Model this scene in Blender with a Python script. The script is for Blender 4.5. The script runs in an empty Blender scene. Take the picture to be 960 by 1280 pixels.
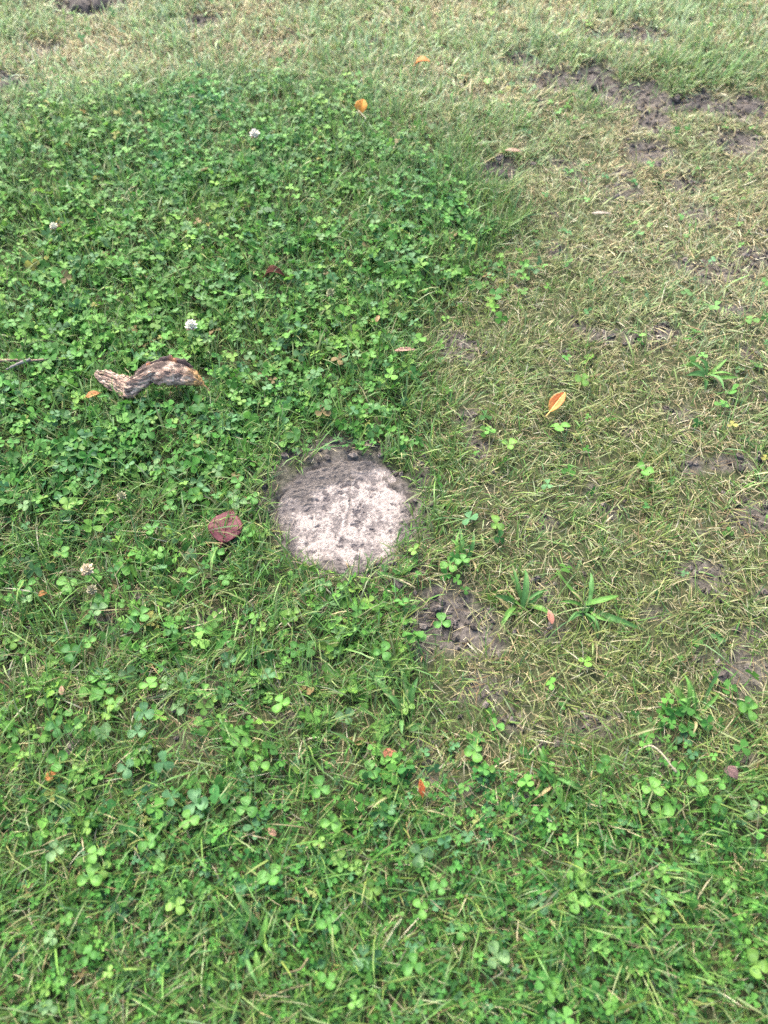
import bpy, math
import numpy as np
from mathutils import Matrix, Vector, Euler

R = math.radians
rng = np.random.default_rng(20240611)

# ------------------------------------------------------------------ camera, sky, sun, exposure
CAM_H, PITCH, FOV = 0.85, 57.0, 67.0            # metres, degrees below the horizon, vertical angle
sc = bpy.context.scene
cam_data = bpy.data.cameras.new('camera')
cam = bpy.data.objects.new('camera', cam_data)
sc.collection.objects.link(cam)
cam.location = (0, 0, CAM_H)
cam.rotation_euler = (R(90 - PITCH), 0, 0)
cam_data.sensor_fit = 'VERTICAL'
cam_data.sensor_height = 9.8
cam_data.sensor_width = 7.35
cam_data.lens = 4.9 / math.tan(R(FOV / 2))
cam_data.clip_start = 0.02
cam_data.clip_end = 1000
cam_data.dof.use_dof = True
cam_data.dof.focus_distance = 1.0
cam_data.dof.aperture_fstop = 1.0
sc.camera = cam

SUN_EL, SUN_AZ = 46.0, -24.0                    # azimuth from +y towards +x
world = bpy.data.worlds.new('World')
sc.world = world
world.use_nodes = True
wn = world.node_tree
sky = wn.nodes.new('ShaderNodeTexSky')
sky.sky_type = 'NISHITA'
sky.sun_disc = False
sky.sun_elevation = R(SUN_EL)
sky.sun_rotation = R(SUN_AZ)
sky.air_density = 1.0
sky.dust_density = 5.0
sky.ozone_density = 1.0
bg = wn.nodes['Background']
bg.inputs['Strength'].default_value = 0.15
wn.links.new(sky.outputs[0], bg.inputs['Color'])

sun_data = bpy.data.lights.new('sun', 'SUN')
sun_data.energy = 1.5
sun_data.angle = R(22)
sun_data.color = (1.0, 0.95, 0.88)
sun = bpy.data.objects.new('sun', sun_data)
sc.collection.objects.link(sun)
sdir = Vector((math.cos(R(SUN_EL)) * math.sin(R(SUN_AZ)), math.cos(R(SUN_EL)) * math.cos(R(SUN_AZ)), math.sin(R(SUN_EL))))
sun.rotation_euler = sdir.to_track_quat('Z', 'Y').to_euler()
sun.location = sdir * 10

sc.view_settings.view_transform = 'Standard'
sc.view_settings.look = 'None'
sc.view_settings.gamma = 1
sc.view_settings.exposure = 2.45
sc.render.engine = 'CYCLES'
sc.cycles.use_denoising = False
sc.cycles.max_bounces = 6
sc.cycles.diffuse_bounces = 4
sc.cycles.transparent_max_bounces = 4

# ------------------------------------------------------------------ layout: photograph pixel -> point on the lawn
FPX = 640 / math.tan(R(FOV / 2))
_p = R(PITCH)
def at(px, py, z=0.0):
    """point at height z seen at pixel (px, py) of the 960 x 1280 photograph"""
    u, v = (px - 480) / FPX, (640 - py) / FPX
    d = np.array([u, math.cos(_p) + v * math.sin(_p), -math.sin(_p) + v * math.cos(_p)])
    s = (z - CAM_H) / d[2]
    return np.array([d[0] * s, d[1] * s, z])
def cam_depth(x, y, z=0.0):
    return y * math.cos(_p) + (CAM_H - z) * math.sin(_p)
def in_view(x, y, margin=0.06):
    dep = np.maximum(cam_depth(x, y), 0.05)
    v = (y * math.sin(_p) - CAM_H * math.cos(_p)) / dep
    return (np.abs(x) < dep * 480 / FPX + margin) & (v < 640 / FPX + margin * .9) & (v > -640 / FPX - margin)

# ------------------------------------------------------------------ noise
_perm = np.random.default_rng(7).permutation(512)
_gr = np.random.default_rng(8).uniform(0, 2 * np.pi, 512)
def _h(ix, iy, seed):
    return _perm[(ix + _perm[(iy + seed * 37) % 512]) % 512]
def noise(x, y, seed=0):
    ix, iy = np.floor(x).astype(int), np.floor(y).astype(int)
    fx, fy = x - ix, y - iy
    ux, uy = fx * fx * fx * (fx * (fx * 6 - 15) + 10), fy * fy * fy * (fy * (fy * 6 - 15) + 10)
    def g(i, j, a, b):
        t = _gr[_h(i, j, seed)]
        return np.cos(t) * a + np.sin(t) * b
    n = (g(ix, iy, fx, fy) * (1 - ux) + g(ix + 1, iy, fx - 1, fy) * ux) * (1 - uy) + \
        (g(ix, iy + 1, fx, fy - 1) * (1 - ux) + g(ix + 1, iy + 1, fx - 1, fy - 1) * ux) * uy
    return n * 1.5
def fbm(x, y, seed=0, octaves=4):
    s, a, f = 0.0, 0.5, 1.0
    for k in range(octaves):
        s = s + a * noise(x * f, y * f, seed + k * 3)
        a *= 0.5; f *= 2.03
    return s
def sstep(a, b, x):
    t = np.clip((x - a) / (b - a), 0, 1)
    return t * t * (3 - 2 * t)

# ------------------------------------------------------------------ what grows where, and where far glare is painted in (maps over the lawn, in metres)
def poly_px(pts):
    return np.array([at(a, b)[:2] for a, b in pts])
def poly_sdf(P, x, y):
    d = np.full(x.shape, 1e9); inside = np.zeros(x.shape, bool)
    n = len(P)
    for i in range(n):
        ax, ay = P[i]; bx, by = P[(i + 1) % n]
        ex, ey = bx - ax, by - ay
        t = np.clip(((x - ax) * ex + (y - ay) * ey) / (ex * ex + ey * ey), 0, 1)
        d = np.minimum(d, np.hypot(x - ax - t * ex, y - ay - t * ey))
        c = (ay > y) != (by > y)
        with np.errstate(divide='ignore', invalid='ignore'):
            xi = ex * (y - ay) / (ey if ey else 1e-9) + ax
        inside ^= c & (x < xi)
    return np.where(inside, d, -d)
def blob(x, y, px, py, rx, ry):
    c = at(px, py)
    ax = abs(at(px + rx, py)[0] - c[0]); ay = abs(at(px, py - ry)[1] - at(px, py + ry)[1]) / 2
    r2 = ((x - c[0]) / ax) ** 2 + ((y - c[1]) / ay) ** 2
    return r2

DENSE = poly_px([(-900, 150), (0, 150), (140, 135), (300, 100), (430, 125), (510, 180), (570, 240), (630, 290), (605, 330),
                 (550, 375), (505, 410), (485, 450), (505, 500), (525, 550), (440, 556), (350, 562), (300, 600), (-500, 625)])
MEDIUM = poly_px([(-500, 600), (300, 590), (345, 705), (500, 740), (525, 830), (480, 965), (-400, 985)])
LOWER = poly_px([(-400, 965), (480, 955), (620, 1000), (800, 975), (1300, 930), (1300, 1500), (-400, 1500)])
STRAW = poly_px([(640, 130), (1300, 110), (1300, 960), (800, 950), (600, 980), (520, 900), (560, 720), (540, 520), (520, 420), (600, 340), (640, 250)])
PALE_GLARE = poly_px([(-300, 125), (-300, -90), (1300, -90), (1300, 90), (900, 70), (700, 90), (640, 150), (560, 150), (440, 95), (250, 100), (100, 130)])  # pale dry far grass, with washed-out glare painted into its colour
PALE_GLARE2 = poly_px([(570, 140), (1300, 90), (1300, 520), (860, 470), (700, 330), (620, 240)])
BARE = [  # pixel ellipse, strength
    (560, 772, 46, 34, 1.0), (598, 800, 30, 22, .9), (605, 862, 30, 20, .8), (362, 898, 20, 15, .7), (680, 652, 16, 12, .6),
    (945, 645, 26, 20, .9), (882, 722, 24, 22, .9), (930, 835, 40, 26, .8), (915, 580, 30, 10, .8), (745, 905, 26, 18, .6),
    (250, 775, 22, 14, .6), (130, 775, 18, 13, .6), (230, 865, 16, 14, .5), (90, 925, 18, 14, .5), (390, 835, 14, 12, .6),
    (655, 76, 26, 12, .9), (700, 98, 42, 13, 1.1), (745, 100, 30, 16, 1.2), (790, 116, 44, 16, 1.3), (818, 150, 24, 18, 1.0),
    (865, 128, 44, 12, 1.2), (940, 133, 60, 12, 1.3), (1010, 140, 70, 12, 1.2), (800, 42, 30, 11, 1.1), (765, 46, 26, 9, .9), (840, 28, 20, 7, .8),
    (812, 188, 28, 14, 1.1), (925, 178, 30, 14, 1.2), (625, 212, 22, 15, 1.2), (900, 340, 44, 14, .8), (860, 232, 24, 11, .8), (700, 205, 20, 9, .7), (560, 238, 14, 8, .6),
    (780, 242, 26, 11, .8), (880, 270, 24, 10, .7), (110, 2, 44, 18, 1.3), (8, 105, 30, 13, 1.2), (55, 60, 28, 10, .9), (255, 26, 24, 10, 1.0), (950, 320, 30, 12, .8), (25, 130, 20, 8, .6),
    (850, 520, 20, 9, .6), (765, 640, 18, 10, .6), (820, 770, 18, 12, .6), (640, 900, 20, 14, .6), (520, 700, 14, 20, .6),
    (340, 600, 26, 40, .8), (420, 566, 70, 16, .9), (528, 622, 16, 44, .7), (470, 740, 40, 14, .5), (10, 480, 24, 14, .5),
    (575, 350, 12, 8, .7), (930, 945, 20, 12, .5), (700, 930, 18, 12, .5), (690, 790, 20, 12, .5),
]
ST_C = at(432, 645)[:2]; ST_R = 0.089
def maps(x, y):
    wob = 0.15 * fbm(x * 8, y * 8, 3, 4)
    dense = sstep(-.08, .07, poly_sdf(DENSE, x, y) + wob)
    med = sstep(-.06, .06, poly_sdf(MEDIUM, x, y) + wob) * (1 - dense)
    low = sstep(-.05, .05, poly_sdf(LOWER, x, y) + wob) * (1 - dense) * (1 - med)
    straw = sstep(-.05, .06, poly_sdf(STRAW, x, y) + wob)
    pale = np.maximum(np.maximum(sstep(-.20, .16, poly_sdf(PALE_GLARE, x, y) + wob), .42 * sstep(1.0, 1.75, y + wob)), .5 * sstep(-.12, .15, poly_sdf(PALE_GLARE2, x, y) + wob))  # grows with distance: pale straw plus the glare put into the colours
    bare = np.zeros_like(x)
    jag = 1 + 1.5 * fbm(x * 42, y * 42, 11, 4)
    for (a, b, rx, ry, s) in BARE:
        bare = np.maximum(bare, s * np.clip(1.45 - blob(x, y, a, b, rx, ry) * jag * .8, 0, 1))
    bare = np.maximum(bare, .90 * sstep(.17, .40, fbm(x * 12 + 5, y * 12, 21, 4)) * (straw + .35 * med + .5 * pale))
    bare = np.clip(bare, 0, 1) * (1 - .6 * dense)
    ds = np.hypot(x - ST_C[0], y - ST_C[1])
    bare = np.maximum(bare, sstep(ST_R + .012, ST_R + .002, ds))
    return dense, med, low, straw, pale, bare
def ground_z(x, y):
    z = .010 * fbm(x * 3.1, y * 3.1, 31, 3) + .004 * fbm(x * 17, y * 17, 33, 3)
    rut = np.zeros_like(x)
    for (a, b, rx, ry, s) in BARE:
        if b < 240 and a > 600 or b < 110:
            rut = np.maximum(rut, s * np.exp(-.9 * blob(x, y, a, b, rx, ry)))
    z = z - rut * .010 * (1 + .8 * fbm(x * 40, y * 40, 35, 3))
    d = np.hypot(x - ST_C[0], y - ST_C[1])
    w = sstep(.20, .12, d); q = sstep(ST_R - .002, ST_R - .022, d + .026 * noise(x * 24, y * 24, 39))
    return z * (1 - w) + .003 * w * (1 + 1.5 * noise(x * 38, y * 38, 37)) * (1 - q) - .012 * q
def gz(x, y):
    return float(ground_z(np.array([x]), np.array([y]))[0])

# ------------------------------------------------------------------ materials
def nodes_mat(name):
    m = bpy.data.materials.new(name); m.use_nodes = True
    nt = m.node_tree; nt.nodes.clear()
    out = nt.nodes.new('ShaderNodeOutputMaterial')
    return m, nt, out
def leafy(name, rough=.5, trans=.3, spec=.5, noise_scale=0, noise_amt=0, bump=0, bump_scale=400):
    m, nt, out = nodes_mat(name)
    at_ = nt.nodes.new('ShaderNodeAttribute'); at_.attribute_name = 'Col'
    col = at_.outputs['Color']
    if noise_scale:
        tc = nt.nodes.new('ShaderNodeTexCoord')
        ns = nt.nodes.new('ShaderNodeTexNoise'); ns.inputs['Scale'].default_value = noise_scale; ns.inputs['Detail'].default_value = 4
        nt.links.new(tc.outputs['Object'], ns.inputs['Vector'])
        mr = nt.nodes.new('ShaderNodeMapRange'); mr.inputs['To Min'].default_value = 1 - noise_amt; mr.inputs['To Max'].default_value = 1 + noise_amt
        mr.inputs['From Min'].default_value = .3; mr.inputs['From Max'].default_value = .7
        nt.links.new(ns.outputs['Fac'], mr.inputs['Value'])
        mx = nt.nodes.new('ShaderNodeVectorMath'); mx.operation = 'SCALE'
        nt.links.new(col, mx.inputs[0]); nt.links.new(mr.outputs[0], mx.inputs['Scale'])
        col = mx.outputs[0]
    pr = nt.nodes.new('ShaderNodeBsdfPrincipled')
    pr.inputs['Roughness'].default_value = rough
    pr.inputs['Specular IOR Level'].default_value = spec
    nt.links.new(col, pr.inputs['Base Color'])
    if bump:
        tc2 = nt.nodes.new('ShaderNodeTexCoord')
        n2 = nt.nodes.new('ShaderNodeTexNoise'); n2.inputs['Scale'].default_value = bump_scale; n2.inputs['Detail'].default_value = 5
        nt.links.new(tc2.outputs['Object'], n2.inputs['Vector'])
        bp = nt.nodes.new('ShaderNodeBump'); bp.inputs['Strength'].default_value = bump; bp.inputs['Distance'].default_value = .002
        nt.links.new(n2.outputs['Fac'], bp.inputs['Height']); nt.links.new(bp.outputs[0], pr.inputs['Normal'])
    if trans:
        tr = nt.nodes.new('ShaderNodeBsdfTranslucent'); nt.links.new(col, tr.inputs['Color'])
        mix = nt.nodes.new('ShaderNodeMixShader'); mix.inputs[0].default_value = trans
        nt.links.new(pr.outputs[0], mix.inputs[1]); nt.links.new(tr.outputs[0], mix.inputs[2])
        nt.links.new(mix.outputs[0], out.inputs['Surface'])
    else:
        nt.links.new(pr.outputs[0], out.inputs['Surface'])
    return m
M_GRASS = leafy('grass_blade', .5, .32, .32)
M_DRY = leafy('dry_blade', .75, .22, .3)
M_CLOVER = leafy('clover_leaf', .62, .34, .18, 260, .16)
M_CLOVER_LEAF = leafy('clover_leaflet', .62, .34, .18, 4.5, .16)
M_BROAD = leafy('broad_blade', .6, .3, .2, 260, .22)
M_DEAD = leafy('dead_leaf', .8, .12, .25, 420, .40, .9, 500)
M_FRESHFALL = leafy('fallen_leaf', .6, .2, .2, 200, .14, .2, 300)
M_PETAL = leafy('flower_petal', .6, .35, .3)
M_SOILBIT = leafy('soil_crumb', .95, 0, .15, 300, .25, .7, 700)
M_STONE = leafy('weathered_concrete', .95, 0, .1, 520, .32, 1.0, 700)
M_TWIG = leafy('dry_twig', .85, 0, .2, 220, .25, .6, 500)

def soil_material():
    m, nt, out = nodes_mat('soil_and_thatch')
    tc = nt.nodes.new('ShaderNodeTexCoord')
    def nz(scale, detail=6, rough=.6):
        n = nt.nodes.new('ShaderNodeTexNoise'); n.inputs['Scale'].default_value = scale
        n.inputs['Detail'].default_value = detail; n.inputs['Roughness'].default_value = rough
        nt.links.new(tc.outputs['Object'], n.inputs['Vector']); return n
    def ramp(src, stops):
        r = nt.nodes.new('ShaderNodeValToRGB'); e = r.color_ramp.elements
        while len(e) < len(stops): e.new(.5)
        for k, (p, c) in enumerate(stops):
            e[k].position = p; e[k].color = (*c, 1)
        nt.links.new(src, r.inputs['Fac']); return r
    fine, mid, big = nz(160), nz(30), nz(4)
    soil = ramp(fine.outputs['Fac'], [(.3, (.028, .024, .020)), (.5, (.062, .054, .047)), (.72, (.112, .098, .086))])
    thatch = ramp(fine.outputs['Fac'], [(.3, (.014, .020, .008)), (.5, (.030, .038, .014)), (.72, (.062, .062, .028))])
    lawn = ramp(mid.outputs['Fac'], [(.3, (.022, .036, .012)), (.5, (.040, .054, .020)), (.7, (.078, .080, .036))])
    a = nt.nodes.new('ShaderNodeAttribute'); a.attribute_name = 'bare'
    b = nt.nodes.new('ShaderNodeAttribute'); b.attribute_name = 'lawn'
    m1 = nt.nodes.new('ShaderNodeMix'); m1.data_type = 'RGBA'
    nt.links.new(a.outputs['Fac'], m1.inputs['Factor']); nt.links.new(thatch.outputs[0], m1.inputs['A']); nt.links.new(soil.outputs[0], m1.inputs['B'])
    m2 = nt.nodes.new('ShaderNodeMix'); m2.data_type = 'RGBA'
    nt.links.new(b.outputs['Fac'], m2.inputs['Factor']); nt.links.new(m1.outputs['Result'], m2.inputs['A']); nt.links.new(lawn.outputs[0], m2.inputs['B'])
    pr = nt.nodes.new('ShaderNodeBsdfPrincipled'); pr.inputs['Roughness'].default_value = .95
    pr.inputs['Specular IOR Level'].default_value = .2
    nt.links.new(m2.outputs['Result'], pr.inputs['Base Color'])
    bp = nt.nodes.new('ShaderNodeBump'); bp.inputs['Strength'].default_value = .9; bp.inputs['Distance'].default_value = .004
    nt.links.new(fine.outputs['Fac'], bp.inputs['Height']); nt.links.new(bp.outputs[0], pr.inputs['Normal'])
    nt.links.new(pr.outputs[0], out.inputs['Surface'])
    return m
M_SOIL = soil_material()

# ------------------------------------------------------------------ mesh helpers
def tri_mesh(name, V, T, col=None, mat=None, smooth=True):
    V = np.asarray(V, np.float32); T = np.asarray(T, np.int32)
    me = bpy.data.meshes.new(name)
    me.vertices.add(len(V)); me.vertices.foreach_set('co', V.ravel())
    me.loops.add(len(T) * 3); me.loops.foreach_set('vertex_index', T.ravel())
    me.polygons.add(len(T))
    me.polygons.foreach_set('loop_start', np.arange(0, len(T) * 3, 3, dtype=np.int32))
    me.polygons.foreach_set('use_smooth', np.full(len(T), smooth))
    me.update(calc_edges=True); me.validate()
    if col is not None:
        ca = me.color_attributes.new('Col', 'FLOAT_COLOR', 'POINT')
        c4 = np.ones((len(V), 4), np.float32); c4[:, :3] = col
        ca.data.foreach_set('color', c4.ravel())
    if mat: me.materials.append(mat)
    return me
def link(name, data, parent=None):
    o = bpy.data.objects.new(name, data); sc.collection.objects.link(o)
    if parent: o.parent = parent
    return o
def tag(o, label=None, cat=None, group=None, kind=None):
    for k, v in (('label', label), ('category', cat), ('group', group), ('kind', kind)):
        if v: o[k] = v
    return o
def grid_tris(nu, nv):
    i = np.arange((nu - 1) * (nv - 1)); a = (i // (nv - 1)) * nv + i % (nv - 1)
    return np.concatenate([np.stack([a, a + nv, a + nv + 1], 1), np.stack([a, a + nv + 1, a + 1], 1)])
def tube(path, rad, sides=6):
    """tapered tube along a path -> V, T"""
    path = np.asarray(path, float); n = len(path)
    rad = np.broadcast_to(np.asarray(rad, float), (n,))
    tan = np.gradient(path, axis=0); tan /= np.linalg.norm(tan, axis=1)[:, None] + 1e-12
    ref = np.where(np.abs(tan[:, 2:3]) > .9, [[1., 0, 0]], [[0., 0, 1]])
    s = np.cross(tan, ref); s /= np.linalg.norm(s, axis=1)[:, None]; t = np.cross(s, tan)
    a = np.linspace(0, 2 * np.pi, sides, endpoint=False)
    V = path[:, None] + rad[:, None, None] * (np.cos(a)[None, :, None] * s[:, None] + np.sin(a)[None, :, None] * t[:, None])
    V = V.reshape(-1, 3); T = []
    for i in range(n - 1):
        for k in range(sides):
            p, q = i * sides + k, i * sides + (k + 1) % sides
            T += [(p, q, q + sides), (p, q + sides, p + sides)]
    V = np.vstack([V, path[:1], path[-1:]]); c0, c1 = len(V) - 2, len(V) - 1
    for k in range(sides):
        T += [(c0, (k + 1) % sides, k), (c1, (n - 1) * sides + k, (n - 1) * sides + (k + 1) % sides)]
    return V, np.array(T)

# ------------------------------------------------------------------ the ground: one sheet to the horizon
def lines(a, b, c):      # 1 cm grid lines, 4 mm near the marker
    f0, f1 = round(c - .12, 2), round(c + .12, 2)
    return np.concatenate([np.arange(a, f0 - .005, .01), np.arange(f0, f1 + .0001, .004), np.arange(f1 + .01, b + .0001, .01)])
core_x = lines(-1.6, 1.6, ST_C[0]); core_y = lines(-.7, 3.2, ST_C[1])
ext = np.array([.03, .08, .2, .5, 1.2, 3, 8, 20, 50, 120])
gx = np.concatenate([core_x[0] - ext[::-1], core_x, core_x[-1] + ext])
gy = np.concatenate([core_y[0] - ext[::-1], core_y, core_y[-1] + ext])
GX, GY = np.meshgrid(gx, gy, indexing='ij')
fx_, fy_ = GX.ravel(), GY.ravel()
edge = np.maximum(np.maximum(np.abs(fx_) - 1.5, 0), np.maximum(np.maximum(fy_ - 3.05, -.6 - fy_), 0))
mp = maps(fx_, fy_)
bare_v = mp[5]
zz = ground_z(fx_, fy_) * sstep(.3, 0, edge) + .004 * fbm(fx_ * 55, fy_ * 55, 41, 3) * bare_v * (edge < .1)
me = tri_mesh('ground', np.stack([fx_, fy_, zz], 1), grid_tris(len(gx), len(gy)), None, M_SOIL)
for nm, val in (('bare', bare_v * sstep(.1, 0, edge)), ('lawn', np.maximum(sstep(-.02, .15, edge - .05), .8 * (1 - sum(in_view(fx_, fy_, k) for k in (.1, .13, .16, .19, .22)) / 5.) * (1 - bare_v)))):
    a_ = me.attributes.new(nm, 'FLOAT', 'POINT'); a_.data.foreach_set('value', val.astype(np.float32))
ground = tag(link('ground', me), 'grey brown soil and thatch under the lawn', 'ground', kind='structure')

# ------------------------------------------------------------------ grass blades
def blades(x, y, z, az, th0, th1, L, W, c0, c1, roll, ts=(0, .38, .72, 1.0), flat=None):
    n = len(x); k = len(ts)
    pos = np.stack([x, y, z], 1); P = [pos.copy()]
    for i in range(1, k):
        tm = (ts[i] + ts[i - 1]) / 2
        th = th0 + (th1 - th0) * tm
        azi = az + roll * 1.0 * tm
        d = np.stack([np.sin(th) * np.cos(azi), np.sin(th) * np.sin(azi), np.cos(th)], 1)
        pos = pos + d * (L * (ts[i] - ts[i - 1]))[:, None]; P.append(pos.copy())
    side = np.stack([-np.sin(az), np.cos(az), np.zeros(n)], 1)
    side = side * np.cos(roll)[:, None] + np.stack([np.zeros(n), np.zeros(n), np.sin(roll)], 1)
    prof = [.75, 1.0, .75]
    V = np.zeros((n, 2 * (k - 1) + 1, 3)); C = np.zeros_like(V)
    for i in range(k - 1):
        w = (W * prof[min(i, 2)] / 2)[:, None]
        V[:, 2 * i] = P[i] - side * w; V[:, 2 * i + 1] = P[i] + side * w
        c = c0 + (c1 - c0) * ts[i]
        C[:, 2 * i] = c; C[:, 2 * i + 1] = c
    V[:, -1] = P[-1]; C[:, -1] = c1
    V[:, :, 2] = np.maximum(V[:, :, 2], (z - .001)[:, None])
    base = (np.arange(n) * V.shape[1])[:, None]
    loc = []
    for i in range(k - 2):
        a = 2 * i; loc += [(a, a + 1, a + 3), (a, a + 3, a + 2)]
    a = 2 * (k - 2); loc += [(a, a + 1, a + 2)]
    T = (base[:, None] + np.array(loc)[None]).reshape(-1, 3)
    return V.reshape(-1, 3), T, C.reshape(-1, 3)

def scatter(n, tuft=0.0):
    x = rng.uniform(-1.55, 1.55, n); y = rng.uniform(-.62, 3.1, n)
    v = in_view(x, y, .10)
    keep = v | (rng.random(n) < np.where(in_view(x, y, .55), .40, .05))
    return x[keep], y[keep]
def pick(choices, w, n):
    idx = rng.choice(len(choices), n, p=np.array(w) / np.sum(w))
    return np.array(choices)[idx]

GREENS = [(.044, .138, .022), (.058, .162, .027), (.030, .104, .022), (.080, .184, .032), (.114, .200, .042), (.050, .136, .046)]
OLIVES = [(.088, .145, .024), (.122, .168, .036), (.068, .126, .024), (.165, .185, .060)]
STRAWS = [(.27, .235, .125), (.34, .305, .18), (.22, .18, .09), (.38, .36, .25), (.15, .10, .048)]

def make_grass():
    # roots in loose tufts: each tuft fans its blades outwards
    nt_ = 280000
    tx, ty = scatter(nt_)
    d, m, l, s, p, b = maps(tx, ty)
    dens = (.58 * d + .78 * m + .70 * l + (1.0 - .10 * s) * (1 - np.clip(d + m + l, 0, 1))) * (1 - .90 * b)
    dens *= .45 + .72 * sstep(-.25, .25, fbm(tx * 20, ty * 20, 51, 2))
    dst = np.hypot(tx - ST_C[0], ty - ST_C[1]); 
    dens = np.where((dst < ST_R + .016) & (ty - ST_C[1] < .03 + .4 * (tx - ST_C[0])), .75, dens)
    k = (rng.random(len(tx)) < dens) & (dst > ST_R - .002 + .012 * (ty > ST_C[1]))
    tx, ty = tx[k], ty[k]
    reps = rng.integers(2, 7, len(tx))
    x = np.repeat(tx, reps) + rng.normal(0, .004, reps.sum()); y = np.repeat(ty, reps) + rng.normal(0, .004, reps.sum())
    taz = np.repeat(rng.uniform(0, 2 * np.pi, len(tx)), reps)
    n = len(x)
    d, m, l, s, p, b = maps(x, y)
    dry = np.clip(.08 + .26 * s + .50 * p + .14 * m + .06 * l + .75 * fbm(x * 5.5, y * 5.5, 61, 4) * (.35 + .65 * np.maximum(s, p)) + np.repeat(rng.normal(0, .16, len(tx)), reps), .02, .95) * (1 - .6 * d)
    is_dry = rng.random(n) < dry
    az = taz + rng.normal(0, .9, n)
    wind = 2.4 * noise(x * 6, y * 6, 71)
    az = np.where(rng.random(n) < .15, wind + 1.2, az)
    L = rng.gamma(6, .0053, n) * (1 - .30 * s) * (1 - .22 * sstep(1.1, 1.7, y)) * (1 + .10 * m)
    L = np.clip(L, .010, .070)
    L = np.where(is_dry, L * .8, L)
    W = rng.uniform(.0009, .0020, n) * np.where(rng.random(n) < .12, 1.6, 1) * (1 + .25 * sstep(1.0, 1.8, y))
    W *= np.where(in_view(x, y, .1), 1, 2.1) * (.78 + .22 * sstep(.1, .7, y)) * (1 - .15 * s * (1 - p))
    th0 = np.abs(rng.normal(.42, .32, n)) + .25 * s
    th1 = th0 + np.abs(rng.normal(.75, .45, n))
    W = np.where(is_dry, W * .8, W)
    th0 = np.where(is_dry, th0 + .40, th0); th1 = np.minimum(np.where(is_dry, th1 + .35, th1), 2.0)
    roll = rng.normal(0, .55, n)
    z = ground_z(x, y) - .001
    # keep blades of the marker's rim from covering it: those pointing in are short
    dx, dy = ST_C[0] - x, ST_C[1] - y; dd = np.hypot(dx, dy)
    inward = (np.cos(az) * dx + np.sin(az) * dy) / (dd + 1e-9)
    near = (dd < ST_R + .05) & (inward > .2)
    L = np.where(near, np.minimum(L, dd - ST_R + .012 + .045 * sstep(.03, -.02, y - ST_C[1] - .4 * (x - ST_C[0])) * rng.random(n)), L)
    g = pick(GREENS, [3, 3, 2, 2, 1.2, 1.5], n); o = pick(OLIVES, [3, 2, 2, 1], n)
    st = pick(STRAWS, [3, 2.2, 2, 1, 1.2], n)
    glare_lite = (1 + .7 * p * rng.random(n))[:, None]  # far glare painted as lighter blade colour
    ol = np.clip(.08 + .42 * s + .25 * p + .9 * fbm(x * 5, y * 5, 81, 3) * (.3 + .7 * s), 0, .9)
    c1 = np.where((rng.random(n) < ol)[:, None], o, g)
    c1 = c1 * rng.uniform(.7, 1.3, n)[:, None] * glare_lite + .25 * (p * rng.random(n))[:, None] * np.array([1, .98, .86])  # last term adds a whitish veil for the glare
    c0 = c1 * .75 + np.array([.05, .045, .015])
    tipdry = (rng.random(n) < .25 + .3 * s)
    c1 = np.where(tipdry[:, None], c1 * .5 + st * .5, c1)
    sv = rng.uniform(.7, 1.15, n)[:, None] * (1 + .45 * p)[:, None]  # dry blades lightened for the painted glare too
    c0 = np.where(is_dry[:, None], st * sv * .8, c0); c1 = np.where(is_dry[:, None], st * sv, c1)
    inv = in_view(x, y, .12)
    for nm, sel, mat, lab in (('green_grass', ~is_dry, M_GRASS, 'fine green and olive grass blades of the lawn'),
                              ('dry_grass', is_dry, M_DRY, 'straw coloured dead grass blades between the green')):
        parts, off = [], 0
        for q, ts in ((inv, (0, .38, .72, 1.0)), (~inv, (0, .5, 1.0))):
            q = q & sel
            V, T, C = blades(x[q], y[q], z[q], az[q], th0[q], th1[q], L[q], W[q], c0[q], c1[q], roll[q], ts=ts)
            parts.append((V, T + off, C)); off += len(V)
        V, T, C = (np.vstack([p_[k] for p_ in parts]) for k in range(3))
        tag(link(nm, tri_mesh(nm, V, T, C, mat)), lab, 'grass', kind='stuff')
    print('grass blades', n, 'dry', int(is_dry.sum()))
make_grass()

def make_thatch():
    x, y = scatter(170000)
    d, m, l, s, p, b = maps(x, y)
    dens = np.clip(.22 + .40 * s + .35 * p + .25 * m, 0, 1) * (1 - .45 * b) * (1 - .6 * d)
    k = (rng.random(len(x)) < dens) & (np.hypot(x - ST_C[0], y - ST_C[1]) > ST_R + .006)
    x, y = x[k], y[k]; n = len(x)
    az = rng.uniform(0, 2 * np.pi, n)
    L = rng.uniform(.010, .036, n); W = rng.uniform(.0005, .0012, n)
    z = ground_z(x, y) + rng.uniform(.001, .009, n)
    dx, dy = ST_C[0] - x, ST_C[1] - y; dd = np.hypot(dx, dy)
    L = np.where(dd < ST_R + .05, np.minimum(L, np.maximum(dd - ST_R, .006)), L)
    th0 = rng.normal(1.45, .15, n); th1 = th0 + rng.normal(.1, .35, n)
    st = pick(STRAWS, [3, 2.5, 2, 1.4, 1.5], n) * rng.uniform(.35, 1.1, n)[:, None]
    V, T, C = blades(x, y, z, az, th0, th1, L, W, st * .85, st, rng.normal(0, .8, n), ts=(0, .5, 1.0))
    tag(link('thatch', tri_mesh('thatch', V, T, C, M_DRY)), 'dead straw bits lying flat on the soil', 'thatch', kind='stuff')
    print('thatch', n)
make_thatch()

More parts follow.
